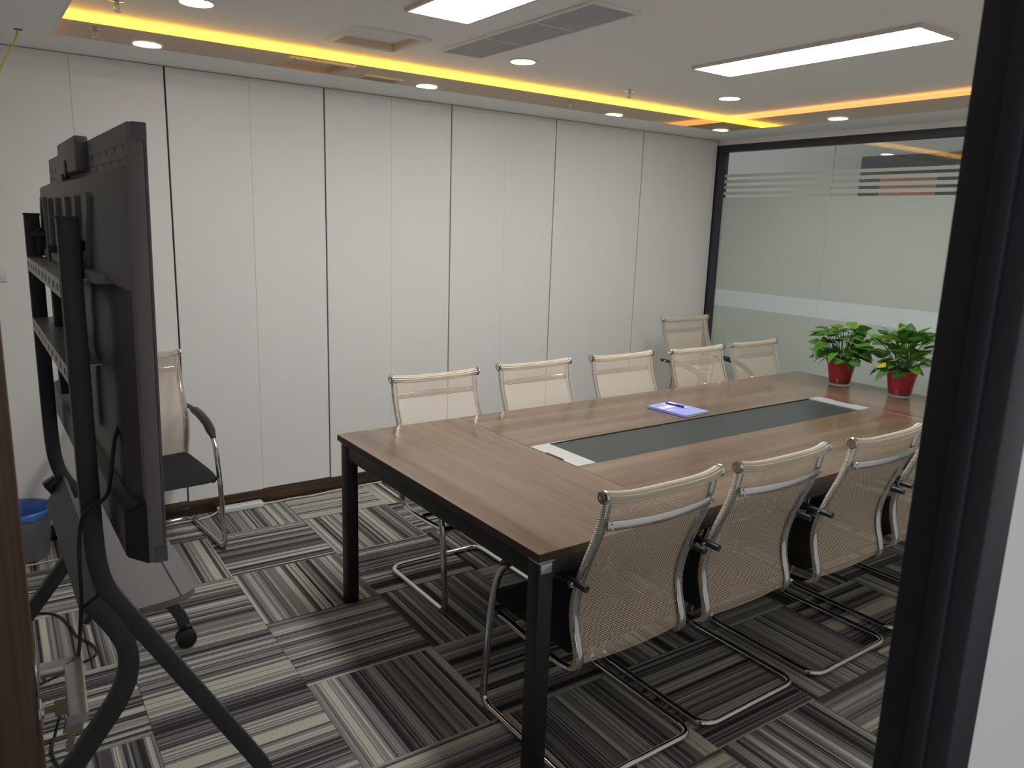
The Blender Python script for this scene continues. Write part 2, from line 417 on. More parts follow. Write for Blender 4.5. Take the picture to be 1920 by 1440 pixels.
for a, m in (((TX0 - .05, TX1 + .05, TY1 + SB, TY1 + SB + .012), 'cove_b'), ((TX1 + SB, TX1 + SB + .012, TY0, TY1 + .05), 'cove_r'),
             ((TX0 - SB - .012, TX0 - SB, TY0, TY1), 'cove_r'), ((TX0, TX1, TY0 - SB - .012, TY0 - SB), 'cove_r')):
    bx('light_strip', M[m], ceil, *a, ZL + .001, ZL + .007)

for a in ((TX0 - .11, TX1 + .11, TY1 + .11, TY1 + .118), (TX1 + .11, TX1 + .118, TY0 - .11, TY1 + .11), (TX0 - .118, TX0 - .11, TY0 - .11, TY1 + .11), (TX0 - .11, TX1 + .11, TY0 - .118, TY0 - .11)):
    bx('cove_board', M['ceil'], ceil, *a, ZL, ZC)

# panel wall
bw = BM(); box(bw, LX - .1, RX + .1, W, W + .1, 0, ZC)
wall = struct(obj('wall_back', bw, M['gap']), 'white panelled wall with dark vertical seams behind the table', 'wall')
xs = []
k = -2
PT = .012
while True:
    s0 = SEAM0 + SEAMP * k; mid = s0 + SEAMP / 2
    if k < 0 and s0 + SEAMP < LX: k += 1; continue
    for a, b_ in ((s0 + .0045, mid - .0005), (mid + .0005, s0 + SEAMP - .0045)):
        a, b_ = max(a, LX), min(b_, RX)
        if b_ - a > .02: bx('wall_panel', M['wall'], wall, a, b_, W - PT, W + .001, BBH + (.0 if a < mid - .01 else .004), ZS - .003, bev=.0008, seg=1)
    k += 1
    if SEAM0 + SEAMP * k > RX - .02: break
b = BM(); box(b, LX, RX - .0, W - .016, W, 0, BBH, .002)
struct(obj('baseboard_back', b, M['base']), 'glossy dark wood baseboard under the white wall panels', 'baseboard')

# left wall (out of view) and the wall with the door
b = BM(); box(b, LX - .1, LX, FY0, W, 0, ZC); struct(obj('wall_left', b, M['paint']), 'plain white wall behind the wheeled display', 'wall')
JX0, JX1 = -.035, .84      # clear door opening
JW = .06; DH = 2.08
b = BM()
box(b, LX - .1, JX0 - JW, FY0 + .012, FY1 - .012, 0, ZC); box(b, JX1 + JW, RX + .1, FY0 + .012, FY1 - .012, 0, ZC); box(b, JX0 - JW, JX1 + JW, FY0 + .012, FY1 - .012, DH + JW, ZC)
struct(obj('wall_front', b, M['paint']), 'white wall beside the black door frame at right', 'wall')
frame = struct(thing('trim_1', 'wide black door frame standing close at the right edge', 'door frame', (JX1, FY0, 0)), 'wide black door frame standing close at the right edge', 'door frame')
def fl(o, parent): o.matrix_parent_inverse = Matrix.Translation(-Vector(parent.location)); return o
fl(bx('jamb', M['blackframe'], frame, JX1, JX1 + JW, FY0, FY1, 0, DH + JW, bev=.003), frame)
fl(bx('jamb', M['blackframe'], frame, JX0 - JW, JX0, FY0, FY1, 0, DH + JW, bev=.003), frame)
fl(bx('head', M['blackframe'], frame, JX0, JX1, FY0, FY1, DH, DH + JW, bev=.003), frame)
fl(bx('door_stop', M['blackframe'], frame, JX1 - .012, JX1, FY0 + .022, FY0 + .044, 0, DH, bev=.002), frame)

# the open door: hinged at the left jamb, swung into the room
DL, DT = .80, .042
hinge = Vector((-.022, .392, 0)); tip = Vector((.033, 1.19, 0))
dv = (tip - hinge).normalized(); dang = math.atan2(dv.y, dv.x)
door = struct(thing('door_1', 'open brown wooden door seen almost edge-on at the left', 'door', hinge, dang), 'open brown wooden door seen almost edge-on at the left', 'door')
# local: x along the leaf, y < 0 is the side seen from the camera
bx('door_leaf', M['doorwood'], door, 0, DL - .045, 0, DT, .008, 2.06, bev=.001, seg=1)
bx('edge_band', M['dooredge'], door, DL - .045, DL, 0, DT, .008, 2.06, bev=.001, seg=1)
HX, HZ = DL - .052, 1.0
b = BM(); box(b, HX - .024, HX + .024, -.003, 0, HZ - .024, HZ + .024, .001); hp = obj('handle', b, M['steel'], door)
b = BM(); sweep(b, fillet([(HX, -.006, HZ), (HX, -.046, HZ), (HX - .14, -.046, HZ)], [0, .006, 0], 4), rrect(.013, .023, .002), side=(0, 0, 1)); obj('lever', b, M['steel'], hp)
HZ2 = .938
b = BM(); lathe(b, [(.019, 0), (.019, .002), (.017, .0035), (.009, .0035), (.009, .006)], 24, mtx=Matrix.Translation((HX, 0, HZ2)) @ Matrix.Rotation(PI / 2, 4, 'X')); obj('lock_cylinder', b, M['steel'], door)

# keys hanging from the lock (a thing of their own)
dm = Matrix.Translation(hinge) @ Matrix.Rotation(dang, 4, 'Z')
kr = thing('key_ring', 'brass keys on a small ring hanging from the door lock', 'keys', dm @ Vector((HX, -.006, HZ2)), dang)
b = BM(); box(b, -.0012, .0012, -.012, 0, -.004, .004); box(b, -.0012, .0012, -.040, -.012, -.013, .013, .001, 1); obj('key', b, M['brass'], kr)
b = BM(); sweep(b, [(0.0, -.034 + .011 * math.cos(a), -.011 + .011 * math.sin(a)) for a in [2 * PI * q / 20 for q in range(20)]], circ(.0009, 6), closed=True); obj('ring', b, M['steel'], kr)
b = BM()
box(b, -.0012, .0012, -.0125, .0125, -.024, 0, .001, 1); box(b, -.0011, .0011, -.0045, .0045, -.052, -.024)
for q in range(4): box(b, -.0011, .0011, .0045, .0062, -.050 + q * .006, -.047 + q * .006)
k2 = obj('key', b, M['brass'], kr); k2.location = (0, -.036, -.020); k2.rotation_euler = (.22, 0, .15)

# ------------------------------------------------------------------ glass partition on the right
pw = struct(thing('wall_right', 'black framed frosted glass partition behind the potted plants', 'glass wall', (RX, 2.3, 0)), 'black framed frosted glass partition behind the potted plants', 'glass wall')
def pf(o): return fl(o, pw)
ZR1, ZR0 = 2.287, 2.232
pf(bx('bulkhead', M['paint'], pw, RX, RX + .08, FY1, W, ZR1, ZC))
pf(bx('frame_rail', M['pframe'], pw, RX - .004, RX + .05, FY1, W, ZR0, ZR1, bev=.002))
pf(bx('frame_rail', M['pframe'], pw, RX - .004, RX + .05, FY1, W, 0, .06, bev=.002))
pf(bx('frame_post', M['pframe'], pw, RX - .004, RX + .05, 4.160, W - PT, .06, ZR0, bev=.002))
GXP = RX + .018
ys = [4.160, 3.222, 2.29, 1.358, FY1 + .0]
for a, c in zip(ys, ys[1:]):
    y1, y0 = a - (.0 if a == 4.160 else .0015), c + .0015
    pf(bx('glass_pane', M['glass'], pw, GXP, GXP + .010, y0, y1, .06, ZR0))
    for z0, z1 in ((.06, 1.034), (1.163, 1.887), (1.907, 1.932), (1.952, 1.977), (1.997, 2.022), (2.042, 2.064)):
        pf(bx('frosted_film', M['film'], pw, GXP - .0009, GXP - .0003, y0, y1, z0, z1))
    pf(bx('film_band', M['band'], pw, GXP - .0009, GXP - .0003, y0, y1, 1.034, 1.163))
    if c > FY1 + .1: pf(bx('glazing_joint', M['whiteplastic'], pw, GXP + .001, GXP + .009, c - .0015, c + .0015, .06, ZR0))

# passage beyond the glass
b = BM(); box(b, 6.0, 6.1, .4, W + 3.5, 0, 3.0); struct(obj('wall_far', b, M['corr']), 'plain wall of the passage beyond the frosted glass', 'wall')
nb = thing('notice_board', 'dark board with a reddish panel seen through the clear glass stripes', 'board', (5.965, 3.0, 1.7))
b = BM(); box(b, 0, .03, -.75, .60, -.4, .545, .004); obj('board_back', b, M['board'], nb)
bx('red_sheet', M['redpanel'], nb, -.006, 0, -.02, .42, -.2, .395, bev=.001, seg=1)

# ================================================================== CEILING FITTINGS
def light_panel(x0, x1, y0, y1, label):
    t = thing('ceiling_light', label, 'ceiling light', ((x0 + x1) / 2, (y0 + y1) / 2, ZC), 0, 'long rectangular ceiling lights')
    hx, hy = (x1 - x0) / 2, (y1 - y0) / 2; fr = .012; d = .016
    b = BM()
    for a in ((-hx - fr, -hx, -hy - fr, hy + fr), (hx, hx + fr, -hy - fr, hy + fr), (-hx, hx, -hy - fr, -hy), (-hx, hx, hy, hy + fr)): box(b, *a, -d, 0)
    obj('frame', b, M['lampframe'], t); bx('diffuser', M['lamp'], t, -hx, hx, -hy, hy, -d + .001, -.001)
light_panel(1.496, 1.765, 1.71, 2.85, 'long white ceiling light cut by the top edge, left of the air grille')
light_panel(3.09, 3.36, 1.69, 2.82, 'long white ceiling light in full view at upper right')

def downlight(x, y, label):
    t = thing('downlight', label, 'downlight', (x, y, ZC), 0, 'round recessed downlights')
    b = BM(); lathe(b, [(.062, 0), (.074, 0), (.074, -.004), (.070, -.006), (.062, -.005)], 32, False, False); obj('trim_ring', b, M['whiteplastic'], t)
    b = BM(); lathe(b, [(.0625, -.001), (.0625, -.0045), (.03, -.0055), (.001, -.0056)], 32); obj('lens', b, M['spot'], t)
downlight(.836, 3.354, 'round downlight at the top edge above the amber cove\'s left end')
downlight(2.40, 3.34, 'round downlight below the grey air grille')
downlight(3.961, 3.312, 'round downlight near the far corner of the amber cove')

# open square vent
t = thing('ceiling_vent', 'small square ceiling vent with a thin raised frame beside the cove', 'vent', (1.643, 3.42, ZC))
b = BM()
for a in ((-.18, -.155, -.18, .18), (.155, .18, -.18, .18), (-.155, .155, -.18, -.155), (-.155, .155, .155, .18)): box(b, *a, -.010, 0, .002)
obj('frame', b, M['paint'], t)
b = BM()
for a in ((-.150, -.146, -.150, .150), (.146, .150, -.150, .150), (-.146, .146, -.150, -.146), (-.146, .146, .146, .150)): box(b, *a, .0, .024)
obj('duct_lining', b, M['mdf_lit'], t)
bx('flap', M['paint'], t, -.146, .146, -.146, .146, .022, .03)

# long air grille in three sections
t = thing('air_grille', 'long grey slatted air grille between the two ceiling lights', 'air grille', (2.08, 2.86, ZC))
hx, hy, fr = .108, .545, .016
b = BM()
for a in ((-hx - fr, -hx, -hy - fr, hy + fr), (hx, hx + fr, -hy - fr, hy + fr), (-hx, hx, -hy - fr, -hy), (-hx, hx, hy, hy + fr)): box(b, *a, -.009, 0, .002)
obj('frame', b, M['paint'], t)
bx('backing', M['grilleback'], t, -hx, hx, -hy, hy, -.0012, 0)
for s in range(3):
    b = BM(); y0 = -hy + s * (2 * hy / 3); n = 27
    for q in range(n):
        yy = y0 + (q + .5) * (2 * hy / 3) / n
        box(b, -hx, hx, yy - .0042, yy + .0042, -.006, -.002)
    tag(obj('slats', b, M['grille'], t), kind='stuff')
for s in (1, 2): bx('divider', M['paint'], t, -hx, hx, -hy + s * (2 * hy / 3) - .0025, -hy + s * (2 * hy / 3) + .0025, -.0075, -.001)

def sprinkler(x, y, label):
    t = thing('sprinkler', label, 'sprinkler', (x, y, ZC), 0, 'ceiling sprinklers')
    b = BM(); lathe(b, [(.026, 0), (.026, -.003), (.012, -.006), (.009, -.006), (.009, -.018), (.004, -.018)], 18); obj('body', b, M['chrome'], t)
    b = BM()
    for s in (-1, 1): tube(b, [(s * .008, 0, -.016), (s * .010, 0, -.026), (s * .002, 0, -.040)], .0018, 6)
    rod(b, (0, 0, -.016), (0, 0, -.036), .002, 6); obj('yoke', b, M['chrome'], t)
    b = BM(); lathe(b, [(.015, -.040), (.015, -.0415), (.003, -.042)], 16); obj('deflector', b, M['chrome'], t)
sprinkler(.585, 3.545, 'small chrome sprinkler above the left part of the cove')
sprinkler(3.35, 3.56, 'small chrome sprinkler above the right part of the cove')

# yellow strap hanging from the soffit
t = thing('ceiling_strap', 'yellow strap hanging from a ceiling hole at upper left', 'strap', (.268, 3.85, ZS))
b = BM(); lathe(b, [(.016, 0), (.016, -.002), (.006, -.003)], 16); obj('hole_cover', b, M['rubber'], t)
b = BM(); sweep(b, spline([(0, 0, .0), (-.012, -.01, -.04), (-.045, -.03, -.105), (-.075, -.05, -.17), (-.105, -.06, -.30), (-.11, -.06, -.46)], 6), rrect(.017, .006, .002), side=(0, 1, 0)); obj('strap', b, M['yellow'], t)

# ================================================================== TABLE
AX0, AX1, AY0, AY1, TZ = 1.206, 4.39, 1.5282, 2.9167, .745
XJ0, XJ1 = 1.8035, 3.795
CY0, CY1 = 2.0765, 2.3745
tb = thing('conference_table', 'long walnut conference table with black steel legs and a dark centre strip', 'table', ((AX0 + AX1) / 2, (AY0 + AY1) / 2, 0))
def tf(o): return fl(o, tb)
TT = .026
def board(x0, x1, y0, y1, m):
    b = BM(); box(b, x0, x1, y0, y1, TZ - TT, TZ, .0012, 1)
    o = tf(obj('top_board', b, m, tb)); o.data.materials.append(M['woodedge'])
    for p in o.data.polygons:
        if p.normal.z < .5: p.material_index = 1
g = .0009
board(AX0, XJ0 - g, AY0, AY1, M['wood_y']); board(XJ1 + g, AX1, AY0, AY1, M['wood_y'])
board(XJ0 + g, XJ1 - g, AY0, CY0 - g, M['wood_x']); board(XJ0 + g, XJ1 - g, CY1 + g, AY1, M['wood_x'])
BX0, BX1 = XJ0 + .094, XJ1 - .094
tf(bx('centre_strip', M['inlay'], tb, BX0 + .001, BX1 - .001, CY0 + .001, CY1 - .002, TZ - TT, TZ - .0045, bev=.001, seg=1))
for x0, x1, side in ((XJ0 + g, BX0, -1), (BX1, XJ1 - g, 1)):
    # cable box lid with a notch on its outer edge
    b = BM(); n0, n1, nd = CY0 + .085, CY0 + .205, .012
    o_ = x0 if side < 0 else x1; i_ = x1 if side < 0 else x0; q_ = o_ - side * nd
    pts = [(i_, CY0 + .001), (o_, CY0 + .001), (o_, n0), (q_, n0 + .010), (q_, n1 - .010), (o_, n1), (o_, CY1 - .001), (i_, CY1 - .001)]
    lo = [b.verts.new((x, y, TZ - .004)) for x, y in pts]; hi = [b.verts.new((x, y, TZ + .0012)) for x, y in pts]
    b.faces.new(lo[::-1]); b.faces.new(hi)
    for q in range(len(pts)): b.faces.new((lo[q], lo[(q + 1) % len(pts)], hi[(q + 1) % len(pts)], hi[q]))
    lid = tf(obj('cable_box_lid', b, M['silver'], tb))
    tf(bx('cable_box', M['tabsteel'], tb, x0 + .0005, x1 - .0005, CY0 + .003, CY1 - .003, TZ - .09, TZ - .0045))
LG = .052; ZB = TZ - TT
for lx, ly in ((AX0 + .012, AY0 + .012), (AX0 + .012, AY1 - .012 - LG), (AX1 - .012 - LG, AY0 + .012), (AX1 - .012 - LG, AY1 - .012 - LG)):
    lg = tf(bx('leg', M['tabsteel'], tb, lx, lx + LG, ly, ly + LG, .004, ZB - .012, bev=.003))
    b = BM(); box(b, lx - .0015, lx + LG + .0015, ly - .0015, ly + LG + .0015, ZB - .012, ZB - .0005, .002)
    o = fl(obj('leg_cap', b, M['wrap'], lg), tb); o.matrix_parent_inverse = Matrix.Identity(4)
    if lx < 2 and ly < 2:
        b = BM(); box(b, lx + .006, lx + LG - .008, ly - .0022, ly + .001, ZB - .042, ZB - .013, .001); o = obj('wrapping_film', b, M['wrap'], lg)
for x in (AX0 + .012, AX1 - .012 - .04): tf(bx('beam', M['tabsteel'], tb, x + .004, x + .044, AY0 + .012 + LG, AY1 - .012 - LG, ZB - .068, ZB - .002, bev=.002))
for y in (AY0 + .012, AY1 - .012 - .04): tf(bx('beam', M['tabsteel'], tb, AX0 + .012 + LG, AX1 - .012 - LG, y + .004, y + .044, ZB - .054, ZB - .002, bev=.002))
tf(bx('cable_tray', M['tabsteel'], tb, 1.62, 3.95, 2.10, 2.35, ZB - .14, ZB - .060, bev=.004))

# ================================================================== CHAIRS
PROF = [(-.290, .915), (-.284, .880), (-.276, .838), (-.255, .776), (-.228, .710), (-.198, .627), (-.185, .573), (-.182, .524), (-.190, .473), (-.204, .427), (-.210, .395), (-.203, .366), (-.175, .349), (-.095, .340), (.04, .344), (.20, .356)]
AW = .243
def prof3(x, off=0.0, upto=None, start=0):
    pts = spline([(x, y, z) for y, z in PROF[start:upto]], 4)
    if off == 0: return pts
    out = []
    for i, p in enumerate(pts):
        a = pts[max(i - 1, 0)]; c = pts[min(i + 1, len(pts) - 1)]; t = (c - a).normalized()
        nrm = Vector((1, 0, 0)).cross(t)     # towards the sitter for a downward path
        if nrm.y < 0 and i < len(pts) * .6: nrm = -nrm
        out.append(p + nrm * off)
    return out
def chair_proto():
    t = thing('mesh_chair', 'x', 'chair')
    HX_ = .214
    # net: sheet in front of the side bars
    pts = prof3(0, 0, 13)
    b = BM(); uvl = b.loops.layers.uv.new('UVMap'); nx = 12; rows = []; L = 0; Ls = []
    for i, p in enumerate(pts):
        if i: L += (p - pts[i - 1]).length
        Ls.append(L)
        a_ = pts[max(i - 1, 0)]; c_ = pts[min(i + 1, len(pts) - 1)]; tt = (c_ - a_).normalized(); nrm = Vector((0, -tt.z, tt.y))
        row = []
        for q in range(nx + 1):
            u = q / nx * 2 - 1; sag = -.010 * (1 - u * u) * min(1, L / .08)
            row.append(b.verts.new(p + nrm * (.009 + sag) + Vector((u * (HX_ + .010), 0, 0))))
        rows.append(row)
    for i in range(len(rows) - 1):
        for q in range(nx):
            f = b.faces.new((rows[i][q], rows[i][q + 1], rows[i + 1][q + 1], rows[i + 1][q]))
            for lp, (uu, vv) in zip(f.loops, ((q, i), (q + 1, i), (q + 1, i + 1), (q, i + 1))): lp[uvl].uv = (uu / nx * 2 * (HX_ + .010), Ls[vv])
    me = bpy.data.meshes.new('back_net'); b.to_mesh(me); b.free(); me.materials.append(M['mesh'])
    for p in me.polygons: p.use_smooth = True
    o = bpy.data.objects.new('back_net', me); COL.objects.link(o); o.parent = t
    for s in (-1, 1):
        b = BM(); sweep(b, prof3(s * HX_), circ(.0142, 12, .0085), side=(1, 0, 0)); obj('side_bar', b, M['chrome'], t)
        b = BM(); y0, z0 = PROF[0]
        lathe(b, [(.006, -.006), (.0195, -.006), (.0205, -.002), (.0205, .004), (.017, .007), (.010, .007), (.010, .005), (.004, .005)], 20, mtx=Matrix.Translation((s * .231, y0 + .002, z0 + .004)) @ Matrix.Rotation(s * PI / 2, 4, 'Y'))
        obj('end_cap', b, M['chrome'], t)
        # threaded edge of the net along the bar
        b = BM(); pp = prof3(s * (HX_ + .0105), 0, 13); acc = 0; nxt = .02
        for i in range(1, len(pp)):
            seg_ = (pp[i] - pp[i - 1]); l = seg_.length; d = seg_.normalized()
            while nxt < acc + l:
                p = pp[i - 1] + d * (nxt - acc); box(b, p.x - .004, p.x + .0055, p.y - .004, p.y + .013, p.z - .0017, p.z + .0017); nxt += .0075
            acc += l
        tag(obj('net_edging', b, M['meshroll'], t), kind='stuff')
    # rolled top rail, a little lower in the middle, ribbed
    y0, z0 = PROF[0]
    b = BM(); path = []
    for q in range(21):
        u = q / 20 * 2 - 1; path.append((u * .226, y0 + .002 - .012 * (1 - u ** 4), z0 + .004 - .012 * (1 - u ** 4)))
    sec = [((.0165 + (.0016, .0010, -.0022)[i % 3]) * math.cos(2 * PI * i / 36), (.0165 + (.0016, .0010, -.0022)[i % 3]) * math.sin(2 * PI * i / 36)) for i in range(36)]
    sweep(b, path, sec); obj('top_rail', b, M['meshroll'], t, 60)
    # curved brace behind the back
    b = BM(); path = []
    for q in range(17):
        u = q / 16 * 2 - 1; path.append((u * .212, -.289 - .022 * (1 - u * u), .833 - .004 * (1 - u * u)))
    sweep(b, path, circ(.0145, 14, .0055), side=(0, 0, 1)); br = obj('back_brace', b, M['chrome'], t)
    b = BM(); lathe(b, [(.0045, 0), (.0045, .003), (.002, .005)], 8); bolt_me = mesh_of(b, 'bolt', M['chrome'])
    for s in (-1, 1):
        for dz in (-.008, .008):
            bo = bpy.data.objects.new('bolt', bolt_me); COL.objects.link(bo); bo.parent = br
            bo.matrix_local = Matrix.Translation((s * .200, -.2955, .833 + dz)) @ Matrix.Rotation(PI / 2, 4, 'X')
    # one bent tube: arms, front legs, sled
    half = [(-AW, -.15, .640), (-AW, -.06, .636), (-AW, .075, .606), (-AW, .165, .535), (-AW, .205, .40), (-AW, .245, .0135), (-AW, -.268, .0135), (0, -.268, .0135)]
    rad = [0, .08, .08, .10, .10, .055, .06, 0]
    full_ = half[:-1] + [(-x, y, z) for x, y, z in half[:-1]][::-1]; rr = rad[:-1] + rad[:-1][::-1]
    b = BM(); tube(b, fillet(full_, rr, 7), .0125, 12); fr_ = obj('sled_frame', b, M['chrome'], t)
    for s in (-1, 1):
        b = BM(); path = fillet([(s * AW, -.256, .6425), (s * AW, -.20, .643), (s * AW, -.06, .641), (s * AW, .07, .613), (s * AW, .150, .558)], [0, .02, .06, .07, 0], 6)
        n = len(path)
        rings = []
        sec = circ(1, 12)
        P = path
        for i, p in enumerate(P):
            f = min(max((p.y + .170) / .320, .001), .999); e = min(1, math.sin(PI * f) * 2.6) ** .5 if p.y > -.168 else 0
            tt = (P[min(i + 1, n - 1)] - P[max(i - 1, 0)]).normalized(); nn = Vector((1, 0, 0)).cross(tt)
            rings.append([b.verts.new(p + Vector((1, 0, 0)) * (c_ * (.0105 + .0125 * e)) + nn * (s_ * (.0105 + .0070 * e))) for c_, s_ in sec])
        for A, B_ in zip(rings, rings[1:]):
            for j in range(12): b.faces.new((A[j], A[(j + 1) % 12], B_[(j + 1) % 12], B_[j]))
        b.faces.new(rings[0][::-1]); b.faces.new(rings[-1]); obj('armrest', b, M['padplastic'], t)
        b = BM(); rod(b, (s * .214, -.205, .640), (s * .262, -.205, .640), .0055, 10); lathe(b, [(.010, 0), (.010, .006), (.004, .009)], 12, mtx=Matrix.Translation((s * .256, -.205, .640)) @ Matrix.Rotation(s * PI / 2, 4, 'Y')); obj('arm_bolt', b, M['chrome'], t)
        for yy in (.205, -.21):
            b = BM(); box(b, s * AW - .011, s * AW + .011, yy - .022, yy + .022, 0, .008, .002); obj('glide', b, M['rubber'], t)
    # seat pad
    b = BM(); bb = bmesh.new(); nxs, nys = 12, 12
    def seat_pt(u, v, top):
        x = u * .222 * (1 - .05 * max(0, v) ** 3); y = .055 + v * .225
        e = max(abs(u) ** 6, abs(v) ** 6); edge = max(0, 1 - e)
        z = .398 + (.038 if top else -.034) * edge ** .5 - (.012 * max(0, v) ** 4) - .006 * (1 - u * u) * (1 if top else 0)
        return (x, y, z)
    gt = [[bb.verts.new(seat_pt(i / nxs * 2 - 1, j / nys * 2 - 1, True)) for i in range(nxs + 1)] for j in range(nys + 1)]
    gb = [[gt[j][i] if i in (0, nxs) or j in (0, nys) else bb.verts.new(seat_pt(i / nxs * 2 - 1, j / nys * 2 - 1, False)) for i in range(nxs + 1)] for j in range(nys + 1)]
    for j in range(nys):
        for i in range(nxs):
            bb.faces.new((gt[j][i], gt[j][i + 1], gt[j + 1][i + 1], gt[j + 1][i]))
            try: bb.faces.new((gb[j][i], gb[j + 1][i], gb[j + 1][i + 1], gb[j][i + 1]))
            except ValueError: pass
    join(b, bb); obj('seat', b, M['seat'], t, 70)
    b = BM(); rod(b, (-AW, .205, .372), (AW, .205, .372), .009); rod(b, (-.21, -.02, .352), (.21, -.02, .352), .008); obj('seat_support', b, M['tabsteel'], t)
    return t
proto = chair_proto()
spots = [
 (1.565, 1.712, 0, 1, 'beige mesh chair nearest the camera, beside the near table corner', 'chairs along the near side of the table'),
 (2.108, 1.705, 0, 1, 'second beige mesh chair from the near table corner, middle of three', 'chairs along the near side of the table'),
 (2.690, 1.68, 0, 1, 'third beige mesh chair on the near side, partly behind the black frame', 'chairs along the near side of the table'),
 (3.275, 1.70, 0, 1, 'beige mesh chair almost wholly hidden behind the black door frame', 'chairs along the near side of the table'),
 (1.765, 2.79, PI, 1, 'beige mesh chair at the table\'s left end on the wall side, its chrome sled showing', 'chairs along the wall side of the table'),
 (2.380, 2.83, PI, 1, 'second beige mesh chair from the left on the wall side', 'chairs along the wall side of the table'),
 (2.990, 2.82, PI, 1, 'third beige mesh chair on the wall side, straight behind the notebook', 'chairs along the wall side of the table'),
 (3.590, 2.80, PI, 1, 'fourth beige mesh chair on the wall side, in front of the corner chair', 'chairs along the wall side of the table'),
 (4.155, 2.82, PI, 1, 'last beige mesh chair on the wall side, nearest the potted plants', 'chairs along the wall side of the table'),
 (4.40, 3.62, PI, 1.06, 'taller beige mesh chair standing in the corner by the glass wall', 'chairs against the walls'),
 (.667, 3.89, PI + .075, 1, 'beige mesh chair with black seat against the wall, partly behind the display', 'chairs against the walls'),
]
for i, (x, y, rz, sc, lab, grp) in enumerate(spots):
    o = proto if i == 0 else copy_tree(proto)
    o.location = (x, y, 0); o.rotation_euler = (0, 0, rz); o.scale = (sc, sc, sc); tag(o, lab, 'chair', grp)

# ================================================================== THINGS ON THE TABLE
nbk = thing('notebook', 'lavender notebook lying closed on the table edge of the dark strip', 'notebook', (2.826, 2.522, TZ), math.radians(4.5))
hx, hy = .088, .121
bx('back_cover', M['bookd'], nbk, -hx, hx, -hy, hy, .0003, .0022, bev=.0006, seg=1)
bx('pages', M['paper'], nbk, -hx + .002, hx - .001, -hy + .0015, hy - .0015, .0022, .0115)
cv = bx('front_cover', M['book'], nbk, -hx, hx, -hy, hy, .0115, .0135, bev=.0006, seg=1)
bx('spine', M['book'], nbk, -hx - .001, -hx + .001, -hy, hy, .0022, .0125)
bx('label', M['label'], cv, -hx + .01, hx - .03, .028, .062, .0135, .0138); bx('label', M['label'], cv, .005, .075, .066, .108, .0135, .0138)
bx('printed_mark', M['greylabel'], cv, -.068, -.043, .034, .056, .0138, .0139)
bx('strap', M['label'], cv, -hx - .0012, -hx + .05, -.012, -.004, .0135, .0138)
pa, pb = Vector((2.838, 2.618, TZ)), Vector((2.856, 2.486, TZ)); pc = (pa + pb) / 2
pen = thing('pen', 'dark violet ballpoint pen lying on the lavender notebook', 'pen', (pc.x, pc.y, TZ + .0138), math.atan2(pb.y - pa.y, pb.x - pa.x))
pl = (pb - pa).length; R_ = .0048
mx_ = Matrix.Translation((-pl / 2, 0, R_)) @ Matrix.Rotation(PI / 2, 4, 'Y')
b = BM(); lathe(b, [(.002, 0), (R_ * .9, .002), (R_, .01), (R_, pl - .022), (R_ * .8, pl - .018)], 14, mtx=mx_); obj('barrel', b, M['pen'], pen)
b = BM(); lathe(b, [(R_ * .8, pl - .018), (R_ * .7, pl - .010), (.0012, pl), (.0004, pl + .003)], 14, mtx=mx_); obj('tip', b, M['label'], pen)
bx('clip', M['pen'], pen, pl / 2 - .06, pl / 2 - .018, -.0014, .0014, 2 * R_, 2 * R_ + .0018, bev=.0004, seg=1)

def leaf_mesh(L_, Wd, fold, curl, name):
    b = BM(); n = 8; rows = []
    for i in range(n + 1):
        v = i / n
        # heart outline: wide near the base, drawn to a point
        wd = Wd * .5 * (math.sin(PI * v ** .62) ** .85) * (1 - .18 * v) if 0 < v < 1 else (.0012 if v == 0 else .0004)
        x = L_ * v; zc = -curl * L_ * v * v
        back_ = -.010 * math.sin(PI * min(v * 2.2, 1)) if v < .45 else 0
        rows.append([b.verts.new((x + (back_ if abs(s) == 1 else 0), s * wd, zc + fold * wd * abs(s) - .15 * wd * s * s)) for s in (-1, -.5, 0, .5, 1)])
    for A, B_ in zip(rows, rows[1:]):
        for j in range(4): b.faces.new((A[j], A[j + 1], B_[j + 1], B_[j]))
    me = mesh_of(b, name, M['leaf'], 80); return me
LM = [leaf_mesh(.100, .092, .30, .30, 'leaf'), leaf_mesh(.095, .074, .45, .15, 'leaf'), leaf_mesh(.112, .074, .28, .4, 'leaf'), leaf_mesh(.080, .078, .2, .1, 'leaf')]
YL = leaf_mesh(.060, .040, .2, .5, 'leaf'); YL.materials[0] = M['yleaf']
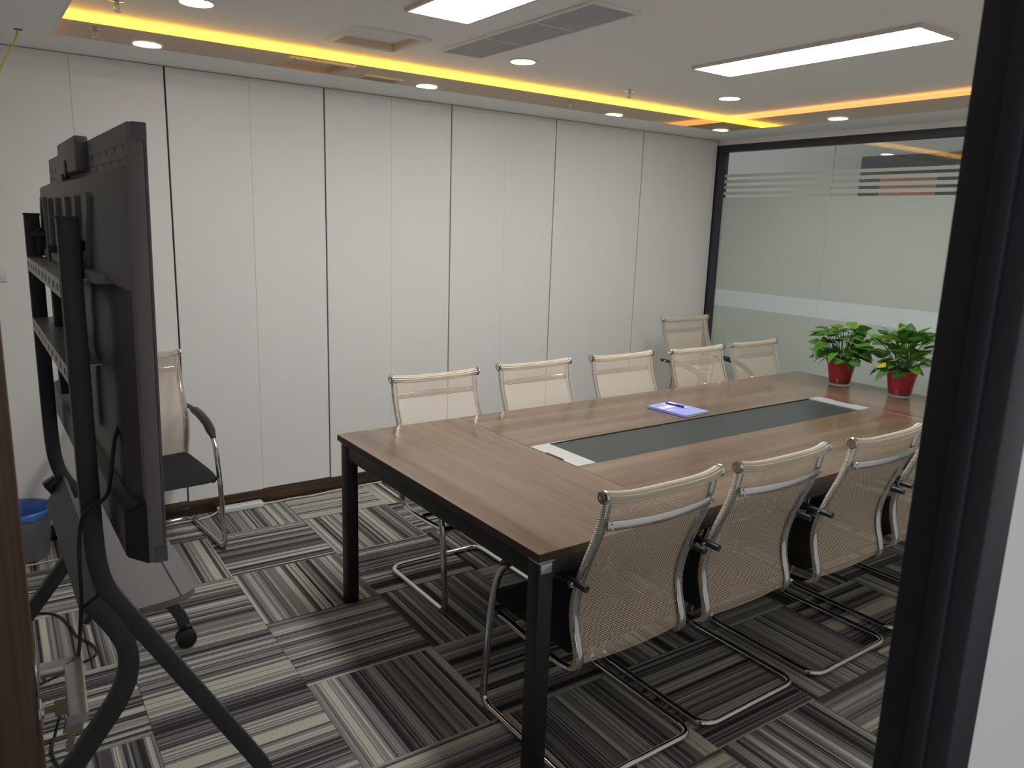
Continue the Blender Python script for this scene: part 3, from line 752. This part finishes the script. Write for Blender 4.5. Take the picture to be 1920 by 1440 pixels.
def plant(x, y, seed, label, yellow, nl, spread, tall, upright):
    rnd = random.Random(seed)
    t = thing('potted_pothos', label, 'potted plant', (x, y, TZ + .0005), 0, 'potted plants on the table')
    b = BM(); lathe(b, [(.050, .012), (.056, .013), (.058, .018), (.078, .128), (.086, .142), (.088, .150), (.083, .152), (.078, .140), (.072, .125)], 36, True, False); obj('pot', b, M['red'], t)
    b = BM(); lathe(b, [(.052, .0), (.058, .002), (.060, .008), (.067, .044), (.0655, .044), (.0590, .011), (.054, .005)], 36, True, False); obj('clear_saucer', b, M['clearpot'], t)
    b = BM(); lathe(b, [(.079, .128), (.05, .134), (.001, .137)], 24, False, True); obj('soil', b, M['soil'], t)
    st = BM()
    for q in range(nl):
        az = q * 2.39996 + rnd.uniform(-.3, .3); f = (q + .5) / nl; inner = q % 3 == 2
        el = math.radians(4 + (86 if upright else 76) * (1 - f) + rnd.uniform(-9, 9)); el = min(el, math.radians(84))
        reach = (spread * math.cos(el) + tall * max(0, math.sin(el))) * (rnd.uniform(.35, .6) if inner else rnd.uniform(.68, 1.0))
        yl = yellow and q == nl - 3
        if yl: az, el, reach = 2.35, .30, .125
        base = Vector((.045 * math.cos(az) * rnd.random(), .045 * math.sin(az) * rnd.random(), .13))
        tip_ = Vector((math.cos(az) * math.cos(el) * reach * 1.05 + .25 * base.x, math.sin(az) * math.cos(el) * reach * 1.05 + .25 * base.y, .15 + math.sin(el) * reach))
        rr_ = math.hypot(tip_.x, tip_.y)
        if rr_ < .10: tip_.z = max(tip_.z, .175)
        tip_ = Vector((tip_.x * .85, tip_.y * .85, tip_.z))
        if yl: tip_ = Vector((-.118, .035, .185))
        mid = base.lerp(tip_, .55) + Vector((0, 0, .035))
        path = [(1 - s) ** 2 * base + 2 * s * (1 - s) * mid + s * s * tip_ for s in (0, .2, .4, .6, .8, 1)]
        tube(st, path, .0015, 5)
        lf = bpy.data.objects.new('leaf', YL if yl else LM[rnd.choice((0, 0, 1, 2, 3))]); COL.objects.link(lf); lf.parent = t
        pit = -(el * (.85 if upright else .35)) + rnd.uniform(-.1, .55)
        lf.location = tip_; lf.rotation_euler = (rnd.uniform(-.55, .55), pit, az + rnd.uniform(-.5, .5))
        if yl: pit = .15
        if yl: lf.rotation_euler = (-.75, .15, 2.0)
        s_ = rnd.uniform(.72, 1.05); lf.scale = (s_, s_, s_)
    tag(obj('stems', st, M['stem'], t), kind='stuff')
plant(4.222, 2.520, 11, 'potted pothos with round spreading leaves in a red pot, left one', False, 90, .135, .185, False)
plant(4.235, 2.160, 5, 'potted pothos with upright pointed leaves and a yellow leaf, right red pot', True, 90, .125, .195, True)

# ================================================================== WHEELED STAND AND DISPLAY
NY, FYF = 1.90, 2.87
st = thing('display_stand', 'dark grey wheeled stand with splayed legs carrying the big display', 'display stand', (.19, 2.385, 0))
def sf(o): return fl(o, st)
def flat_path(pts, y): return [(x, y, z) for x, z in pts]
def caster(x, y):
    b = BM()
    for s in (-1, 1):
        lathe(b, [(.008, -.010), (.030, -.010), (.036, -.006), (.037, 0), (.036, .006), (.030, .010), (.008, .010)], 20, mtx=Matrix.Translation((x + .006, y + s * .013, .0375)) @ Matrix.Rotation(PI / 2, 4, 'X'))
    rod(b, (x + .006, y - .02, .0375), (x + .006, y + .02, .0375), .008)
    cs = sf(obj('caster', b, M['blackplastic'], st))
    b = BM(); box(b, x - .018, x + .030, y - .004, y + .004, .04, .082, .003); rod(b, (x, y, .075), (x, y, .115), .011); obj('fork', b, M['blackplastic'], cs)
for y in (NY, FYF):
    b = BM(); sweep(b, spline(flat_path([(.189, 1.605), (.188, 1.43), (.187, 1.10), (.187, .96), (.188, .88), (.192, .815), (.206, .755), (.2386, .691), (.29, .600), (.3686, .460), (.47, .280), (.530, .172), (.553, .128), (.560, .096)], y), 5), rrect(.032, .042, .003), side=(0, 1, 0)); post = sf(obj('upright', b, M['cart'], st))
    b = BM(); box(b, .166, .212, y - .017, y + .017, 1.603, 1.609, .001, 1); obj('post_cap', b, M['blackplastic'], post)
    b = BM(); sweep(b, spline(flat_path([(.170, .732), (.196, .690), (.222, .640), (.240, .585), (.238, .525), (.212, .460), (.150, .375), (.040, .235), (-.055, .125), (-.078, .095)], y), 5), rrect(.034, .044, .003), side=(0, 1, 0)); rl = sf(obj('rear_leg', b, M['cart'], st))
    b = BM(); sweep(b, [(.1685, y, .7345), (.1665, y, .7377)], rrect(.030, .040, .003), side=(0, 1, 0)); obj('leg_end', b, M['blackplastic'], rl)
    caster(.560, y); caster(-.080, y)
for z in (1.455, 1.265):
    # slotted rail: made of short pieces with holes left between two strips
    b = BM(); y0, y1 = NY + .014, FYF - .014; n = 10
    box(b, .166, .169, y0, y1, z - .020, z - .008); box(b, .166, .169, y0, y1, z + .008, z + .020)
    d = (y1 - y0) / n
    for q in range(n + 1): box(b, .166, .169, max(y0, y0 + q * d - d * .33), min(y1, y0 + q * d + d * .33), z - .008, z + .008)
    box(b, .169, .235, y0, y1, z + .017, z + .020)
    sf(obj('cross_rail', b, M['rail'], st))
# hanging brackets between rail and display
for y in (2.16, 2.62): sf(bx('mount_bracket', M['cart'], st, .205, .236, y - .02, y + .02, 1.08, 1.52, bev=.002))
for y in (NY + .03, FYF - .03):
    b = BM(); rod(b, (.185, y, 1.545), (.245, y + (.03 if y < 2.4 else -.03), 1.545), .012); box(b, .196, .214, y - .02, y + .016, 1.48, 1.565, .002); sf(obj('mount_arm', b, M['blackplastic'], st))
b = BM(); sweep(b, [(.186, NY + .018, .706), (.186, FYF - .018, .706)], [(c_ * .85 - s_ * .53, c_ * .53 + s_ * .85) for c_, s_ in ((-.006, -.05), (.006, -.05), (.006, .05), (-.006, .05))], side=(1, 0, 0)); sf(obj('cross_plate', b, M['cart'], st))
# tray with rounded front corners
b = BM(); out = [(.235, NY + .018), (.36, NY + .03), (.416, NY + .06), (.424, NY + .11), (.424, FYF - .11), (.416, FYF - .06), (.36, FYF - .03), (.235, FYF - .018)]
out = [tuple(p)[:2] for p in fillet([(x, y, 0) for x, y in out], .03, 4, True)]
lo = [b.verts.new((x, y, .652)) for x, y in out]; hi = [b.verts.new((x, y, .670)) for x, y in out]
b.faces.new(lo[::-1]); b.faces.new(hi)
for q in range(len(out)): b.faces.new((lo[q], lo[(q + 1) % len(out)], hi[(q + 1) % len(out)], hi[q]))
tr = sf(obj('tray', b, M['tray'], st)); bx('groove', M['blackplastic'], tr, .374, .379, NY + .04, FYF - .04, .6695, .6706)

TVY0, TVY1, TVZ0, TVZ1 = 1.648, 3.15, .900, 1.788
tv = thing('flat_display', 'large black flat display on the wheeled stand, seen from behind', 'display', (.285, (TVY0 + TVY1) / 2, TVZ0))
tv.rotation_euler = (0, math.radians(.65), 0)
hy = (TVY1 - TVY0) / 2; H = TVZ1 - TVZ0
# local: x out of the back is negative, y along the width, z up from the bottom edge
bx('housing', M['tvback'], tv, -.022, .008, -hy, hy, 0, H, bev=.003)
bz = BM()
for a in ((-hy, hy, 0, .022), (-hy, hy, H - .016, H), (-hy, -hy + .012, .022, H - .016), (hy - .012, hy, .022, H - .016)): box(bz, .008, .013, a[0], a[1], a[2], a[3])
obj('bezel', bz, M['tvfront'], tv); bx('screen', M['screen'], tv, .008, .0115, -hy + .012, hy - .012, .022, H - .016)
for y0, y1, z0, z1 in ((-hy - .0012, -hy + .02, H - .034, H + .001), (-hy - .0012, -hy + .02, -.001, .034), (hy - .02, hy + .0012, H - .034, H + .001), (hy - .02, hy + .0012, -.001, .034)):
    bx('corner_cap', M['tvfront'], tv, -.012, .0135, y0, y1, z0, z1, bev=.001, seg=1)
# tapered back shell
def shell(y0, y1, z0, z1, d0, d1, ins, m, name, parent=tv, iz=None):
    iz = iz or ins
    b = BM(); A = [b.verts.new((d0, y, z)) for y, z in ((y0, z0), (y1, z0), (y1, z1), (y0, z1))]
    B_ = [b.verts.new((d1, y, z)) for y, z in ((y0 + ins, z0 + iz), (y1 - ins, z0 + iz), (y1 - ins, z1 - iz), (y0 + ins, z1 - iz))]
    b.faces.new(A); b.faces.new(B_[::-1])
    for q in range(4): b.faces.new((A[q], A[(q + 1) % 4], B_[(q + 1) % 4], B_[q]))
    bmesh.ops.bevel(b, geom=b.edges[:], offset=.003, segments=2, affect='EDGES'); return obj(name, b, m, parent)
shell(-hy + .03, hy - .03, .03, .60, -.021, -.040, .05, M['blackplastic'], 'back_shell')
shell(-hy + .015, hy - .015, .565, H - .078, -.021, -.062, .085, M['tvback'], 'upper_shell', iz=.02)
shell(-hy + .006, hy - .006, -.004, .135, -.020, -.062, .012, M['blackplastic'], 'speaker_housing', iz=.02)
# ribs on the upper shell
z0, z1 = .60, H - .135
for q, (ya, yb) in enumerate(((-.57, -.50), (-.36, -.36), (-.17, -.17), (.05, .05), (.26, .26), (.43, .36), (.50, .57))):
    b = BM(); sweep(b, [(-.066, yb, z0), (-.066, ya, z1)], rrect(.022, .018, .002), side=(0, 1, 0)); obj('rib', b, M['tvback'], tv)
b = BM(); sweep(b, [(-.064, -.655, .588), (-.064, .655, .588)], rrect(.032, .022, .002), side=(1, 0, 0)); obj('ledge', b, M['tvback'], tv)
# vent slots and the seam along the top strip
b = BM(); box(b, -.0228, -.0215, -hy + .01, hy - .01, H - .040, H - .038); box(b, -.0228, -.0215, -hy + .01, hy - .01, H - .066, H - .064)
for q in range(14):
    yy = -hy + .03 + q * .105; box(b, -.0230, -.0215, yy, yy + .006, H - .050, H - .040)
    box(b, -.0230, -.0215, yy + .05, yy + .056, H - .074, H - .066)
tag(obj('vent_slots', b, M['blackplastic'], tv), kind='stuff')
# camera and computer module clipped on the top edge
mb_ = bx('camera_module', M['tvback'], tv, -.050, -.020, -.22, .16, H - .072, H + .010, bev=.004)
b = BM(); lathe(b, [(.022, 0), (.022, .004), (.014, .006)], 20, mtx=Matrix.Translation((-.049, -.02, H - .060)) @ Matrix.Rotation(-PI / 2, 4, 'Y')); obj('knob', b, M['blackplastic'], mb_)
bx('port_block', M['tvback'], mb_, -.044, -.020, .16, .27, H - .10, H - .014, bev=.003)

# black power cable from the display to the floor
cb = thing('power_cable', 'black power cable hanging down behind the display to the floor', 'cable', (.18, 1.85, 0))
path = spline([(.262, 1.86, 1.17), (.238, 1.825, 1.13), (.222, 1.80, 1.06), (.212, 1.83, 1.00), (.170, 1.862, .955), (.155, 1.864, .88), (.152, 1.866, .78), (.150, 1.90, .70), (.145, 2.05, .50), (.136, 2.30, .28), (.12, 2.50, .10), (.10, 2.52, .02), (.085, 2.45, .006), (.10, 2.30, .006), (.07, 2.15, .006)], 6)
b = BM(); tube(b, [p - Vector((.18, 1.85, 0)) for p in path], .0045, 8); obj('cord', b, M['cable'], cb)
fc = thing('floor_cable', 'thin black cable looped on the carpet behind the stand', 'cable', (.2, 3.1, 0))
b = BM(); tube(b, spline([(x - .2, y - 3.1, .005) for x, y in ((-.10, 3.40), (.02, 3.45), (.10, 3.449), (.179, 3.384), (.214, 3.263), (.23, 3.158), (.268, 3.066), (.272, 2.979), (.215, 2.941), (.14, 2.90), (.06, 2.86))], 6), .0045, 8); obj('cord', b, M['cable'], fc)

# ================================================================== BY THE WALL
ps = thing('power_strip', 'white power strip with its cord on the floor by the baseboard', 'power strip', (1.152, W - .055, 0), .0)
b = BM(); box(b, -.123, .123, -.027, .027, .001, .032, .006, 3); body = obj('body', b, M['whiteplastic'], ps)
for q in range(5):
    b = BM(); x = -.085 + q * .04
    box(b, x - .004, x - .002, -.008, .004, .0318, .0324); box(b, x + .003, x + .005, -.008, .004, .0318, .0324); obj('socket', b, M['rubber'], body)
bx('switch', M['greylabel'], body, .095, .110, -.008, .008, .032, .035, bev=.001, seg=1)
yb = W - .05
b = BM(); tube(b, spline([(.122, .0, .012), (.20, .005, .006), (.30, .015, .006), (.42, .0, .006), (.55, .018, .006), (.70, .020, .006), (.85, .022, .006), (1.1, .02, .006), (1.6, .022, .006), (2.3, .02, .006)], 5), .0042, 8); obj('cord', b, M['whitecable'], ps)
b = BM(); tube(b, spline([(-.122, 0, .012), (-.17, -.03, .006), (-.24, -.05, .006), (-.40, -.055, .006), (-.62, -.14, .006), (-.85, -.22, .006), (-1.02, -.235, .006), (-1.25, -.25, .006)], 5), .0042, 8); obj('cord', b, M['whitecable'], ps)

sw = thing('wall_switch', 'white wall switch plate at the left edge of the panelled wall', 'switch', (.118, W - PT, 1.333))
bx('plate', M['whiteplastic'], sw, -.043, .043, -.008, 0, -.043, .043, bev=.003); bx('rocker', M['whiteplastic'], sw, -.028, .028, -.012, -.008, -.03, .03, bev=.002)

bn = thing('waste_bin', 'grey waste bin lined with a blue plastic bag by the wall', 'waste bin', (.115, 4.095, 0))
b = BM(); lathe(b, [(.100, .001), (.104, .006), (.128, .235), (.131, .240), (.127, .240), (.100, .012)], 36, True, False); obj('bucket', b, M['bin'], bn)
b = BM(); rnd = random.Random(3); n = 40; rings = []
for r, z, wob in ((.098, .06, .002), (.106, .14, .003), (.119, .222, .001), (.1305, .2435, .001), (.1350, .239, .0015), (.1352, .228, .002), (.1345, .214, .0025)):
    rings.append([b.verts.new(((r + wob * rnd.uniform(-.3, 1)) * math.cos(2 * PI * i / n), (r + wob * rnd.uniform(-.3, 1)) * math.sin(2 * PI * i / n), z + wob * rnd.uniform(-1.4, 1.4))) for i in range(n)])
for A, B_ in zip(rings, rings[1:]):
    for j in range(n): b.faces.new((A[j], A[(j + 1) % n], B_[(j + 1) % n], B_[j]))
b.faces.new(rings[0]); obj('bag', b, M['bag'], bn, 60)
